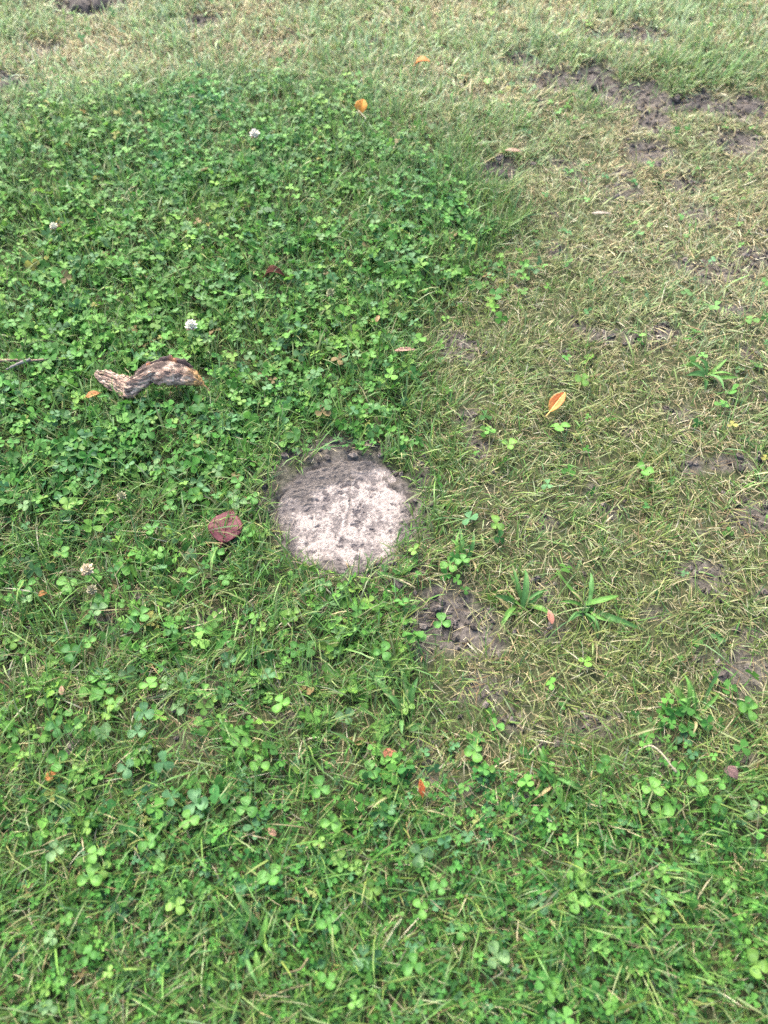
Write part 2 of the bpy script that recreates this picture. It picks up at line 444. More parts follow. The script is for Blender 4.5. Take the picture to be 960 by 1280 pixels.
# ------------------------------------------------------------------ clover
def leaflet_template(rows, cols):
    """obovate leaflet along +x, unit length; returns verts (t, s, hw) and tris"""
    prof_t = [0, .12, .3, .5, .72, .88, .97, 1.0]; prof_w = [.03, .13, .30, .43, .48, .40, .24, .10]
    V, chev = [], []
    for t in rows:
        hw = np.interp(t, prof_t, prof_w)
        for s in cols:
            tt = t - (.045 * (1 - abs(s)) if t > .95 else 0)
            V.append((tt, s * hw, 0))
            chev.append(math.exp(-((t - .42 - .12 * (1 - abs(s))) / .10) ** 2) * (.35 + .65 * (abs(s) < .9)))
    return np.array(V), grid_tris(len(rows), len(cols)), np.array(chev)
LT_LOW = leaflet_template([0, .34, .72, .975], [-1, 0, 1])
LT_HI = leaflet_template([0, .18, .4, .58, .78, .92, 1.0], [-1, -.5, 0, .5, 1])
CLOVER_COLS = np.array([(.046, .148, .022), (.060, .172, .027), (.034, .116, .024), (.082, .198, .031), (.060, .146, .054), (.106, .212, .038)])

def leaf_shape(tpl, L, fold, droop):
    """leaflet verts for arrays of L, fold, droop -> (n, v, 3)"""
    B = tpl[0]
    x = B[None, :, 0] * L[:, None]; y = B[None, :, 1] * L[:, None]
    z = np.abs(y) * fold[:, None] - droop[:, None] * L[:, None] * B[None, :, 0] ** 2 + .10 * L[:, None] * B[None, :, 0]
    return np.stack([x, y * np.sqrt(np.maximum(.2, 1 - .3 * fold[:, None] ** 2)), z], 2)

LEAF_SPINE = np.array([at(a, b, .03)[:2] for a, b in ((119, 466), (150, 480), (166, 484), (186, 467), (222, 467), (255, 481))])
def under_leaf(x, y, w=.030):
    d = np.full(np.shape(x), 9.)
    for (ax, ay), (bx, by) in zip(LEAF_SPINE[:-1], LEAF_SPINE[1:]):
        ex, ey = bx - ax, by - ay
        t = np.clip(((x - ax) * ex + (y - ay) * ey) / (ex * ex + ey * ey), 0, 1)
        d = np.minimum(d, np.hypot(x - ax - t * ex, y - ay - t * ey))
    return d < w
def make_clover_cover():
    x, y = scatter(290000)
    d, m, l, s, p, b = maps(x, y)
    dens = np.clip(.80 * d + .28 * m + .78 * l + .006 * s + .012 * p + .008, 0, 1) * (1 - .9 * b)
    dens *= (.18 + .5 * l) + (.95 - .5 * l) * sstep(-.3, .25, fbm(x * 9, y * 9, 91, 4))
    k = (rng.random(len(x)) < dens) & (np.hypot(x - ST_C[0], y - ST_C[1]) > ST_R + .018)
    x, y, l, d, m, pk = x[k], y[k], l[k], d[k], m[k], p[k]; n = len(x)
    L = (.0048 + .0076 * rng.random(n) ** 1.3) * (1 - .22 * sstep(.85, 1.6, y)) * np.where(rng.random(n) < .75 * l + .2, .62, 1) * (1 + .12 * m) * (1 - .12 * l)
    L = np.where(in_view(x, y, .12), L, L * 1.5)
    H = rng.uniform(.005, .024, n) * (.7 + .3 * d) * (.8 + .9 * (L / .012) * .4) 
    z0 = ground_z(x, y)
    H = np.where(under_leaf(x, y), np.minimum(H, .008), H)
    lean = rng.normal(0, .012, (n, 2))
    cx, cy, cz = x + lean[:, 0], y + lean[:, 1], z0 + H
    ta, tt = rng.uniform(0, 2 * np.pi, n), np.abs(rng.normal(.36, .40, n))
    col = CLOVER_COLS[rng.choice(6, n, p=[.26, .22, .2, .14, .12, .06])] * rng.uniform(.62, 1.25, n)[:, None]
    old = rng.random(n) < .02
    col[old] = np.array([(.17, .18, .045), (.12, .095, .04)])[rng.integers(0, 2, old.sum())]
    col = col * (1 + .30 * pk)[:, None] + .05 * pk[:, None] * np.array([1, 1, .9])  # far clover lightened, carrying the painted glare across the mat
    yellow = fbm(x * 4, y * 4, 95, 2)[:, None]
    col = col * (1 + np.clip(yellow, -.3, .5) * np.array([.7, .25, 0]))
    az0 = rng.uniform(0, 2 * np.pi, n)
    allV, allT, allC = [], [], []; off = 0
    nv = len(LT_LOW[0])
    ax = np.stack([np.cos(ta), np.sin(ta), np.zeros(n)], 1)
    for q in range(3):
        S = leaf_shape(LT_LOW, L * rng.uniform(.85, 1.1, n), rng.normal(.25, .28, n), rng.normal(.12, .16, n))
        a = az0 + q * 2.094 + rng.normal(0, .16, n)
        ca, sa = np.cos(a)[:, None], np.sin(a)[:, None]
        P = np.stack([S[..., 0] * ca - S[..., 1] * sa, S[..., 0] * sa + S[..., 1] * ca, S[..., 2]], 2)
        # tilt the whole leaf about a horizontal axis
        k_ = ax[:, None, :]; c_, s_ = np.cos(tt)[:, None, None], np.sin(tt)[:, None, None]
        P = P * c_ + np.cross(np.broadcast_to(k_, P.shape), P) * s_ + k_ * (P * k_).sum(2, keepdims=True) * (1 - c_)
        P += np.stack([cx, cy, cz], 1)[:, None]
        P[..., 2] = np.maximum(P[..., 2], z0[:, None] + .002)
        cc = col[:, None] * rng.uniform(.9, 1.1, n)[:, None, None]
        cc = cc + LT_LOW[2][None, :, None] * np.array([.032, .045, .026]) * rng.uniform(0, 1.2, n)[:, None, None]
        allV.append(P.reshape(-1, 3)); allC.append(cc.reshape(-1, 3))
        allT.append((LT_LOW[1][None] + (np.arange(n) * nv)[:, None, None]).reshape(-1, 3) + off); off += n * nv
    # stems
    az = np.arctan2(lean[:, 1], lean[:, 0]); ln = np.hypot(lean[:, 0], lean[:, 1])
    th = np.arctan2(ln, H)
    V, T, C = blades(x, y, z0, az, th, th, np.hypot(ln, H), np.full(n, .0014), col * 1.1, col * 1.1, np.zeros(n), ts=(0, .5, 1.0))
    allV.append(V); allT.append(T + off); allC.append(C)
    tag(link('clover_cover', tri_mesh('clover_cover', np.vstack(allV), np.vstack(allT), np.vstack(allC), M_CLOVER)),
        'mat of small green clover leaves growing through the lawn', 'clover', kind='stuff')
    print('clover leaves', n)
make_clover_cover()

# single clover leaves that can be picked out: shared leaflet meshes in a few tints and folds
LEAFLETS = {}
TINTS = {'bright': (.078, .194, .032), 'mid': (.056, .162, .028), 'dark': (.036, .120, .026), 'blue': (.058, .144, .056), 'yellow': (.106, .205, .036), 'pale': (.105, .192, .072)}
def leaflet_mesh(tint, var):
    key = (tint, var)
    if key not in LEAFLETS:
        f, dr = [(.18, .10), (.45, .02), (.05, .25)][var]
        S = leaf_shape(LT_HI, np.array([1.0]), np.array([f]), np.array([dr]))[0]
        S[:, 2] += .03 * np.sin(S[:, 0] * 7 + var * 2) * np.abs(S[:, 1]) * 2
        c = np.array(TINTS[tint])[None] * np.ones((len(S), 1))
        c = c + LT_HI[2][:, None] * np.array([.055, .075, .050])
        LEAFLETS[key] = tri_mesh('leaflet', S, LT_HI[1], c, M_CLOVER_LEAF)
    return LEAFLETS[key]
STEM_MESH = {}
def stem_mesh(tint):
    if tint not in STEM_MESH:
        V, T = tube([(0, 0, 0), (.04, 0, .35), (.02, 0, .7), (0, 0, 1)], [.03, .028, .026, .024], 5)
        STEM_MESH[tint] = tri_mesh('stem', V, T, np.array(TINTS[tint]) * 1.15 * np.ones((len(V), 1)), M_CLOVER_LEAF)
    return STEM_MESH[tint]
def clover_leaf(px, py, size, tint, label, group, h=.03, n=3, az=None):
    p = at(px, py, h)
    z0 = gz(p[0], p[1]); p[2] = max(p[2], z0 + .008)
    e = link('clover_leaf', None); e.location = (p[0], p[1], z0)
    tag(e, label, 'clover', group)
    H = p[2] - z0
    st = link('stem', stem_mesh(tint), e); st.scale = (.045, .045, H)
    az = rng.uniform(0, 6.28) if az is None else az
    size *= .76 * (1 - .2 * float(sstep(.85, 1.6, p[1])))
    tilt = Matrix.Rotation(abs(rng.normal(.25, .24)), 4, Vector((rng.normal(), rng.normal(), 0)).normalized())
    for q in range(n):
        lf = link('leaflet', leaflet_mesh(tint, int(rng.integers(0, 3))), e)
        s = size * rng.uniform(.82, 1.1)
        lf.matrix_local = Matrix.Translation((0, 0, H)) @ tilt @ Matrix.Rotation(az + q * 2 * math.pi / n + rng.normal(0, .12), 4, 'Z') @ \
            Matrix.Rotation(rng.normal(-.06, .14), 4, 'Y') @ Matrix.Scale(s, 4)
    return e

G1 = 'single clover leaves that stand out'
SINGLE = [  # px, py, leaflet length m, tint, label
    (552, 778, .0175, 'mid', 'three-part clover leaf lying alone on the bare grey soil', -0.5),
    (522, 797, .016, 'mid', 'green clover leaf at the left edge of the bare soil patch'),
    (502, 752, .015, 'mid', 'clover leaf just below the stone, above the bare soil patch'),
    (620, 655, .0165, 'yellow', 'yellow-green clover leaf in dry grass right of the pale stone'),
    (562, 706, .016, 'bright', 'bright clover leaf at the lower right of the pale stone'),
    (578, 700, .014, 'mid', 'small green clover leaf behind the bright one beside the stone'),
    (517, 688, .012, 'yellow', 'small yellowish clover leaf touching the stone on its right'),
    (367, 767, .0125, 'yellow', 'small yellow-green clover leaf below the left of the stone'),
    (382, 735, .011, 'pale', 'tiny pale clover leaf at the lower left rim of the stone'),
    (438, 792, .014, 'bright', 'bright clover leaf below the stone in mixed grass'),
    (478, 815, .016, 'mid', 'green clover leaf above the broad-bladed tuft below the stone'),
    (352, 878, .017, 'bright', 'bright clover leaf left of the broad-bladed tuft, by a pale stalk'),
    (432, 896, .0145, 'pale', 'pale grey-green clover leaf just left of the broad-bladed tuft'),
    (510, 884, .012, 'yellow', 'narrow yellow-green clover leaf inside the broad-bladed tuft'),
    (300, 932, .018, 'bright', 'large bright clover leaf with leaflets spread, left of lower middle'),
    (592, 940, .0165, 'bright', 'bright clover leaf alone in dry grass below the bare soil', .9),
    (462, 965, .016, 'mid', 'green clover leaf left of the upright orange leaf scrap'),
    (130, 862, .017, 'mid', 'broad clover leaf with long leaflets in thin grass at left'),
    (187, 856, .017, 'bright', 'bright clover leaf above the blue-green clover cluster at left'),
    (180, 890, .0165, 'blue', 'topmost blue-green clover leaf of the cluster at left'),
    (172, 915, .0155, 'blue', 'middle blue-green clover leaf of the cluster at left'),
    (158, 960, .015, 'blue', 'lowest blue-green clover leaf of the cluster at left'),
    (222, 884, .0145, 'pale', 'pale clover leaf right of the blue-green clover cluster'),
    (100, 903, .014, 'bright', 'bright clover leaf left of the pale cream one'),
    (127, 916, .0165, 'pale', 'pale cream-green clover leaf with one leaflet upturned'),
    (72, 952, .0185, 'mid', 'large clover leaf beside an orange leaf crumb near left edge'),
    (100, 958, .011, 'yellow', 'small yellow clover leaf right of the large one near left edge'),
    (285, 826, .0135, 'blue', 'blue-green clover leaf with torn pale rim, left of centre'),
    (335, 844, .013, 'blue', 'smooth blue-green clover leaf above the bright one beside bare earth'),
    (365, 812, .0125, 'mid', 'small round clover leaf under the yellow-green one'),
    (130, 752, .017, 'mid', 'clover leaf right below the cream clover flower at left'),
    (78, 692, .0155, 'mid', 'clover leaf up and left of the cream clover flower at left'),
    (85, 730, .017, 'bright', 'bright folded clover leaf left of the cream clover flower'),
    (176, 768, .017, 'mid', 'upright clover leaf with two leaflets hanging, left of centre'),
    (170, 590, .019, 'bright', 'brightest clover leaf below the curled dead leaf'),
    (193, 582, .017, 'pale', 'pale clover leaf right of the brightest one below the dead leaf'),
    (93, 630, .016, 'bright', 'bright clover leaf with two big leaflets near the left edge'),
    (190, 662, .0155, 'mid', 'clover leaf left of the dark red leaf'),
    (310, 668, .017, 'mid', 'clover leaf tucked against the right of the dark red leaf'),
    (298, 628, .0165, 'pale', 'pale clover leaf just behind the tip of the red leaf'),
    (247, 506, .0185, 'mid', 'round clover leaf under the orange tip of the dead leaf'),
    (700, 533, .018, 'bright', 'bright clover leaf just below the orange folded leaf'),
    (636, 555, .016, 'yellow', 'yellow-green clover leaf below left of the orange folded leaf'),
    (728, 474, .017, 'yellow', 'yellow-green clover leaf up and right of the orange folded leaf'),
    (806, 588, .0165, 'bright', 'bright clover leaf in the dry grass at far right'),
    (935, 886, .0175, 'bright', 'bright clover leaf by the right edge beside a broad tuft'),
    (815, 986, .0165, 'bright', 'upper bright clover leaf of the pair by the pale bent stalk'),
    (826, 1016, .0175, 'bright', 'lower bright clover leaf of the pair by the pale bent stalk'),
    (872, 978, .018, 'bright', 'clover leaf just left of the small dark brown scrap'),
    (900, 1008, .017, 'mid', 'clover leaf below the small dark brown scrap'),
    (942, 1014, .015, 'pale', 'pale clover leaf at the right edge below the dark scrap'),
    (756, 958, .015, 'mid', 'clover leaf left of the pale bent stalk'),
    (525, 1066, .0165, 'pale', 'pale bright clover leaf at lower centre'),
    (720, 1096, .0155, 'bright', 'round-leaved bright clover in the lower right lawn'),
    (722, 1128, .015, 'bright', 'clover leaf under the round-leaved bright one, lower right'),
    (620, 1196, .0165, 'pale', 'pale clover leaf with two wide leaflets near the bottom centre'),
    (692, 1240, .0165, 'bright', 'bright narrow clover leaf at the bottom right of centre'),
    (517, 1206, .0145, 'mid', 'clover leaf at the bottom centre left of the pale one'),
    (945, 1206, .017, 'yellow', 'yellow-green clover leaf at the bottom right edge'),
    (112, 1097, .0175, 'bright', 'bright clover leaf with two big leaflets at lower left'),
    (70, 1062, .0155, 'pale', 'pale clover leaf above the bright one at lower left'),
    (186, 1053, .0145, 'mid', 'clover leaf up and right of the bright one at lower left'),
    (236, 1024, .0145, 'bright', 'small bright clover leaf under a large single leaf, lower left'),
    (244, 1005, .020, 'blue', 'large blue-green clover leaf at lower left of centre'),
    (308, 1010, .0155, 'mid', 'clover leaf right of the large blue-green one, lower left'),
    (400, 986, .0165, 'mid', 'clover leaf above the thin spiky bright one, lower centre'),
    (414, 1028, .014, 'bright', 'thin-leaved bright clover left of lower centre'),
    (340, 1096, .0175, 'mid', 'clover leaf above the lower broad-bladed tuft'),
    (410, 1156, .0165, 'mid', 'clover leaf right of the lower broad-bladed tuft'),
    (465, 1110, .0135, 'yellow', 'yellow-green clover leaf at lower centre'),
    (220, 1132, .012, 'yellow', 'small yellow clover leaf left of the lower broad-bladed tuft'),
    (455, 1198, .0155, 'blue', 'blue-green clover leaf near the bottom, left of centre'),
    (410, 1226, .0165, 'mid', 'broad clover leaf at the bottom beside the pale straw'),
    (292, 418, .0165, 'bright', 'bright clover leaf right of the white flower in the dense clover'),
]
for s in SINGLE:
    clover_leaf(s[0], s[1], s[2], s[3], s[4], G1, az=s[5] if len(s) > 5 else None, h=.006 if s[0] == 552 else float(rng.uniform(.014, .024)))

# further leaves that stand clear of the mat: told apart by tint and by where they grow next to a landmark
MARKS = [(186, 468, 'curled dead leaf'), (283, 656, 'dark red leaf'), (432, 600, 'pale stone'), (239, 407, 'white flower'),
         (342, 340, 'small rust leaf'), (40, 450, 'twig'), (507, 437, 'pinkish tan leaf'), (109, 712, 'fading cream flower'),
         (67, 283, 'left edge flower'), (452, 132, 'yellow-orange far leaf'), (318, 168, 'farthest white flower'),
         (527, 985, 'upright orange scrap'), (506, 895, 'largest broad tuft'), (322, 1178, 'lower left broad tuft'), (915, 965, 'small dark scrap'),
         (720, 1096, 'round-leaved bright clover'), (340, 1040, 'light brown scrap'), (360, 1240, 'straw at the bottom'), (560, 775, 'bare soil patch'),
         (180, 905, 'blue-green cluster'), (250, 1280, 'bottom edge'), (830, 1280, 'bottom right edge'), (30, 1180, 'left edge')]
TWORD = {'bright': 'bright green', 'mid': 'mid green', 'dark': 'dark green', 'blue': 'blue-green', 'yellow': 'yellow-green', 'pale': 'pale green'}
USED = set()
def describe(px, py, tint):
    k = min(range(len(MARKS)), key=lambda i: math.hypot(px - MARKS[i][0], (py - MARKS[i][1]) * 1.3))
    dx, dy = px - MARKS[k][0], py - MARKS[k][1]
    dist = math.hypot(dx, dy)
    ang = math.degrees(math.atan2(-dy, dx)) % 360
    side = ['right of', 'beyond and right of', 'straight beyond', 'beyond and left of', 'left of', 'in front and left of', 'straight in front of', 'in front and right of'][int((ang + 22.5) // 45) % 8]
    how = 'close' if dist < 62 else ('some way' if dist < 120 else 'far')
    return '%s clover leaf %s %s the %s' % (TWORD[tint], how, side, MARKS[k][2])
def zone_leaves(n, box, group, tints, size, h):
    k = tries = 0
    while k < n and tries < 6000:
        tries += 1
        px, py = rng.uniform(box[0], box[2]), rng.uniform(box[1], box[3])
        p = at(px, py)
        d, m, l, s_, pl, b = maps(np.array([p[0]]), np.array([p[1]]))
        if rng.random() > .95 * d[0] + .55 * m[0] + .7 * l[0] or np.hypot(p[0] - ST_C[0], p[1] - ST_C[1]) < ST_R + .03 or under_leaf(p[0], p[1], .035): continue
        tint = str(rng.choice(tints)); lab = describe(px, py, tint)
        if lab in USED: continue
        USED.add(lab)
        clover_leaf(px, py, rng.uniform(*size), tint, lab, group, h=float(rng.uniform(*h)))
        k += 1
TT = ['mid', 'bright', 'mid', 'dark', 'blue', 'bright', 'yellow', 'pale']
zone_leaves(80, (0, 250, 570, 440), 'clover leaves in the dense clover beyond the dead leaf', TT, (.0095, .0145), (.018, .028))
zone_leaves(50, (0, 490, 330, 640), 'clover leaves between the dead leaf and the red leaf', TT, (.0095, .0145), (.016, .026))
zone_leaves(20, (270, 440, 520, 555), 'clover leaves just beyond the stone', TT, (.0095, .0145), (.016, .026))
zone_leaves(32, (0, 690, 330, 960), 'clover leaves in the thin patch at left', TT, (.010, .0155), (.013, .022))
zone_leaves(45, (0, 1000, 960, 1275), 'clover leaves in the lower foreground', TT, (.008, .014), (.013, .022))

# ------------------------------------------------------------------ the round concrete marker in the ground
def make_marker():
    nr, na = 84, 260
    r = np.linspace(0, 1, nr); a = np.linspace(0, 2 * np.pi, na, endpoint=False)
    RR, AA = np.meshgrid(r, a, indexing='ij')
    out = ST_R * (1.05 + .15 * fbm(np.cos(AA) * 1.6 + 9, np.sin(AA) * 1.6, 5, 3))
    rad = RR * out
    x, y = rad * np.cos(AA), rad * np.sin(AA)
    low = fbm(x * 22 + 2, y * 22, 101, 3); big = fbm(x * 60, y * 60, 104, 4); fine = fbm(x * 210, y * 210, 103, 3); pit = fbm(x * 95 + 3, y * 95, 107, 3)
    pits = sstep(.20, .40, pit + .35 * fine - .35 * noise(x * 30, y * 30, 8))
    z = .0025 + .0012 * low + .0010 * big + .0009 * fine - .0016 * pits
    lip = sstep(.90, 1.0, RR); z = z - .010 * lip ** 2
    # bleached pinkish cement, worn darker where the skin has gone, small dark aggregate holes
    pale = np.array([.212, .184, .166]); grey = np.array([.100, .088, .083]); dark = np.array([.052, .046, .047])
    worn = np.exp(-(((x - .020) / .030) ** 2 + ((y - .022) / .022) ** 2)) * .55 + np.exp(-(((x + .055) / .020) ** 2 + ((y - .012) / .010) ** 2)) * .9
    k = sstep(-.10, .34, .60 * worn - .70 * (big + .6 * fine) - .75 * low)[..., None]
    c = pale * (1 - k) + grey * k
    k2 = pits[..., None] * .9; c = c * (1 - k2) + dark * k2
    seam = np.exp(-((x - .004 - .005 * noise(y * 30, y * 0, 3)) / .0018) ** 2) * sstep(-.05, .0, y)
    z -= .0010 * seam; c = c * (1 - .4 * seam[..., None])
    earth = np.array([.064, .057, .052])
    rag = .030 * fbm(x * 26, y * 26, 111, 4) + .012 * fine
    e = sstep(-.004, .012, (-.42 * x + .90 * y) - .043 + rag)
    e = np.maximum(e, sstep(-.006, .010, rad - .076 + rag * 1.1))
    e = np.clip(e * (.85 + .5 * fine), 0, 1)
    c = c * (1 - e[..., None]) + earth * e[..., None]
    z += .0012 * e * (1 + 2 * fine)
    c *= (1 + .42 * fine)[..., None]
    V = np.stack([x, y, z], 2).reshape(-1, 3); C = c.reshape(-1, 3)
    V = np.vstack([V, np.stack([x[-1] * 1.0, y[-1] * 1.0, np.full(na, -.05)], 1)]); C = np.vstack([C, np.tile(earth, (na, 1))])
    T = []
    i = np.arange(na); j = (i + 1) % na
    for q in range(nr):
        T.append(np.stack([q * na + i, (q + 1) * na + i, (q + 1) * na + j], 1)); T.append(np.stack([q * na + i, (q + 1) * na + j, q * na + j], 1))
    o = link('concrete_marker', tri_mesh('concrete_marker', V, np.vstack(T), np.clip(C, .02, .8), M_STONE))
    o.location = (ST_C[0], ST_C[1], 0)
    tag(o, 'round pale concrete marker set flush in the lawn', 'stone marker')
make_marker()

# ------------------------------------------------------------------ soil crumbs and clods
def lump(seed, nu=7, nv=8, squash=.7):
    th = np.linspace(0, np.pi, nu); ph = np.linspace(0, 2 * np.pi, nv, endpoint=False)
    r_ = np.random.default_rng(seed)
    V = []
    for t in th:
        for p in ph:
            q = 1 + .28 * math.sin(3 * p + seed) * math.sin(t) + .22 * r_.normal() * math.sin(t)
            V.append((q * math.sin(t) * math.cos(p), q * math.sin(t) * math.sin(p), squash * math.cos(t) * (1 + .1 * r_.normal())))
    T = []
    for i in range(nu - 1):
        for k in range(nv):
            a, b = i * nv + k, i * nv + (k + 1) % nv
            if i < nu - 2: T.append((a, a + nv, b + nv))
            if i > 0: T.append((a, b + nv, b))
    return np.array(V), np.array(T)
def make_crumbs():
    x, y = scatter(420000)
    b = maps(x, y)[5]
    k = (rng.random(len(x)) < .30 * b) & (np.hypot(x - ST_C[0], y - ST_C[1]) > ST_R + .004) & in_view(x, y, .3)
    x, y = x[k], y[k]; n = len(x)
    V0, T0 = lump(3, 4, 5)
    s = rng.gamma(2.0, .0010, n) + .0007; s = np.minimum(s, .009)
    a = rng.uniform(0, 6.28, n); st = rng.uniform(.6, 1.4, n)
    ca, sa = np.cos(a)[:, None], np.sin(a)[:, None]
    X, Y = V0[None, :, 0] * st[:, None], V0[None, :, 1]
    P = np.stack([(X * ca - Y * sa) * s[:, None] + x[:, None], (X * sa + Y * ca) * s[:, None] + y[:, None],
                  V0[None, :, 2] * s[:, None] + (ground_z(x, y) + s * .35)[:, None]], 2)
    c = np.array([.072, .062, .054]) * rng.uniform(.5, 1.7, n)[:, None]
    C = np.repeat(c[:, None], len(V0), 1)
    T = (T0[None] + (np.arange(n) * len(V0))[:, None, None]).reshape(-1, 3)
    tag(link('soil_crumbs', tri_mesh('soil_crumbs', P.reshape(-1, 3), T, C.reshape(-1, 3), M_SOILBIT, False)),
        'loose grey crumbs of earth on the bare patches', 'soil', kind='stuff')
    print('crumbs', n)
make_crumbs()

def clod(px, py, sx, sy, sz, label, seed):
    p = at(px, py)
    nu, nv = 18, 26
    V, T = lump(seed, nu, nv, .6)
    n_ = np.linalg.norm(V, axis=1)[:, None]; D = V / n_
    q = 1 + .35 * fbm(D[:, 0] * 2.3 + seed, D[:, 1] * 2.3 + D[:, 2], 121, 4) + .12 * fbm(D[:, 0] * 9, D[:, 1] * 9 + D[:, 2] * 5, 122, 2)
    V = D * q[:, None] * np.array([sx, sy, sz])
    c = np.array([.056, .049, .044]) * (1 + .7 * fbm(D[:, 0] * 6, D[:, 1] * 6, 125, 3))[:, None]
    o = link('soil_clod', tri_mesh('soil_clod', V, T, np.clip(c, .02, .4), M_SOILBIT))
    o.location = (p[0], p[1], gz(p[0], p[1]) + sz * .25); o.rotation_euler = (0, 0, seed)
    tag(o, label, 'soil clod', 'dark clods of earth in the lawn')
clod(100, 4, .040, .028, .020, 'larger dark earth clod at the far left top corner', 2)
clod(125, 2, .030, .025, .018, 'smaller dark clod right of the big one, far left top', 5)
clod(8, 104, .030, .018, .012, 'low dark clod at the left edge in pale grass', 7)
clod(625, 213, .018, .013, .012, 'dark clod alone in pale grass at upper right of centre', 9)
clod(742, 98, .026, .014, .012, 'dark clod at the near end of the torn rut', 11)
clod(862, 130, .030, .012, .010, 'long clod in the middle of the torn rut, upper right', 13)
clod(940, 134, .034, .014, .012, 'clod where the torn rut meets the right edge', 15)

# ------------------------------------------------------------------ broad-bladed grass tufts
def broad_blade(root, tip, w, col, parent, lift=.02, wilt=None):
    root, tip = np.array(root, float), np.array(tip, float)
    n = 9; t = np.linspace(0, 1, n)
    P = root[None] * (1 - t)[:, None] + tip[None] * t[:, None]
    P[:, 2] += lift * np.sin(np.pi * t) ** 1
    dirh = (tip - root)[:2]; ln = np.linalg.norm(dirh); dirh = dirh / (ln + 1e-9)
    side = np.array([-dirh[1], dirh[0], 0])
    P += side * (rng.normal(0, .07) * ln * np.sin(np.pi * t) + rng.normal(0, .05) * ln * t ** 3)[:, None]
    rollb = rng.normal(0, .5)
    side = side * math.cos(rollb) + np.array([0, 0, math.sin(rollb)])
    hw = w / 2 * np.interp(t, [0, .15, .5, .85, 1], [.55, .9, 1, .55, .06])
    V, C = [], []
    for i in range(n):
        for s in (-1, -.45, 0, .45, 1):
            V.append(P[i] + side * s * hw[i] + np.array([0, 0, .35 * abs(s) * hw[i]]))
            c = np.array(col) * (1.25 if s == 0 else 1) * (1 - .12 * math.sin(s * 9))
            if wilt is not None: c = c * (1 - max(0, t[i] - .75) * 3) + np.array(wilt) * max(0, t[i] - .75) * 3
            C.append(c)
    V = np.array(V) - np.array(parent.location)
    o = link('blade', tri_mesh('blade', V, grid_tris(n, 5), np.array(C), M_BROAD), parent)
    return o
BL, GB, DK = (.062, .150, .040), (.070, .165, .030), (.044, .118, .028)
def tuft(px, py, tips, label, w=.008):
    r0 = at(px, py); z0 = gz(r0[0], r0[1]); r0[2] = z0
    e = link('broad_grass_tuft', None); e.location = tuple(r0)
    tag(e, label, 'grass tuft', 'broad-bladed grass tufts in the lawn')
    for k, (a, b, hz, col) in enumerate(tips):
        tp = at(a, b, hz * .38)
        rt = r0 + np.array([rng.normal(0, .004), rng.normal(0, .004), 0])
        broad_blade(rt, tp, w * rng.uniform(.55, .95), col, e, lift=rng.uniform(.002, .012), wilt=(.22, .19, .10) if rng.random() < .5 else None)
    for k in range(6):
        a_, l_ = rng.uniform(0, 6.28), rng.uniform(.018, .042)
        broad_blade(r0 + np.array([rng.normal(0, .006), rng.normal(0, .006), 0]), r0 + np.array([l_ * math.cos(a_), l_ * math.sin(a_), rng.uniform(.004, .02)]),
                    w * rng.uniform(.3, .6), [BL, GB, DK, (.19, .165, .08)][k % 4], e, lift=rng.uniform(.002, .010))
tuft(651, 762, [(634, 712, .04, BL), (643, 706, .05, BL), (661, 712, .045, BL), (690, 768, .02, GB), (625, 786, .02, GB), (618, 745, .03, DK)],
     'broad-bladed blue-green tuft right of the bare soil patch', .0105)
tuft(732, 766, [(698, 708, .05, GB), (740, 716, .05, BL), (772, 742, .04, GB), (808, 786, .02, BL), (752, 792, .025, DK), (705, 780, .02, DK)],
     'dark broad-bladed tuft in the middle of the dry grass at right', .0085)
tuft(506, 900, [(500, 822, .04, BL), (455, 836, .03, BL), (470, 918, .03, GB), (532, 905, .03, DK), (480, 866, .05, DK), (521, 846, .04, BL), (512, 862, .06, DK)],
     'largest broad-bladed tuft, below the bare soil patch', .0105)
tuft(868, 892, [(907, 836, .05, BL), (842, 852, .04, GB), (850, 874, .04, GB), (884, 915, .03, DK), (900, 866, .03, GB), (862, 850, .04, DK), (836, 882, .03, DK)],
     'broad-bladed tuft with pale tips near the right edge', .008)
tuft(690, 978, [(732, 996, .02, BL), (670, 934, .035, DK), (702, 1006, .02, GB), (676, 950, .03, BL), (728, 986, .03, DK)],
     'dark broad-bladed tuft at lower right of centre', .010)
tuft(322, 1178, [(290, 1106, .05, BL), (286, 1150, .04, BL), (334, 1140, .05, GB), (352, 1206, .02, GB), (300, 1200, .02, DK), (330, 1236, .01, GB)],
     'broad-bladed tuft at the lower left of the lawn', .0085)
tuft(884, 472, [(864, 452, .05, BL), (908, 448, .05, GB), (880, 492, .02, DK), (858, 470, .03, BL)],
     'broad-bladed tuft in pale dry grass at upper right', .011)
tuft(584, 704, [(576, 658, .04, BL), (588, 664, .045, DK)], 'pair of broad blades just right of the pale stone', .009)
tuft(352, 416, [(297, 376, .04, GB), (330, 386, .06, GB), (372, 392, .05, GB)], 'long bright blades rising from the dense clover, centre left', .007)
tuft(48, 640, [(47, 600, .05, GB), (30, 650, .02, DK)], 'upright green blade in thin clover at the left edge', .006)

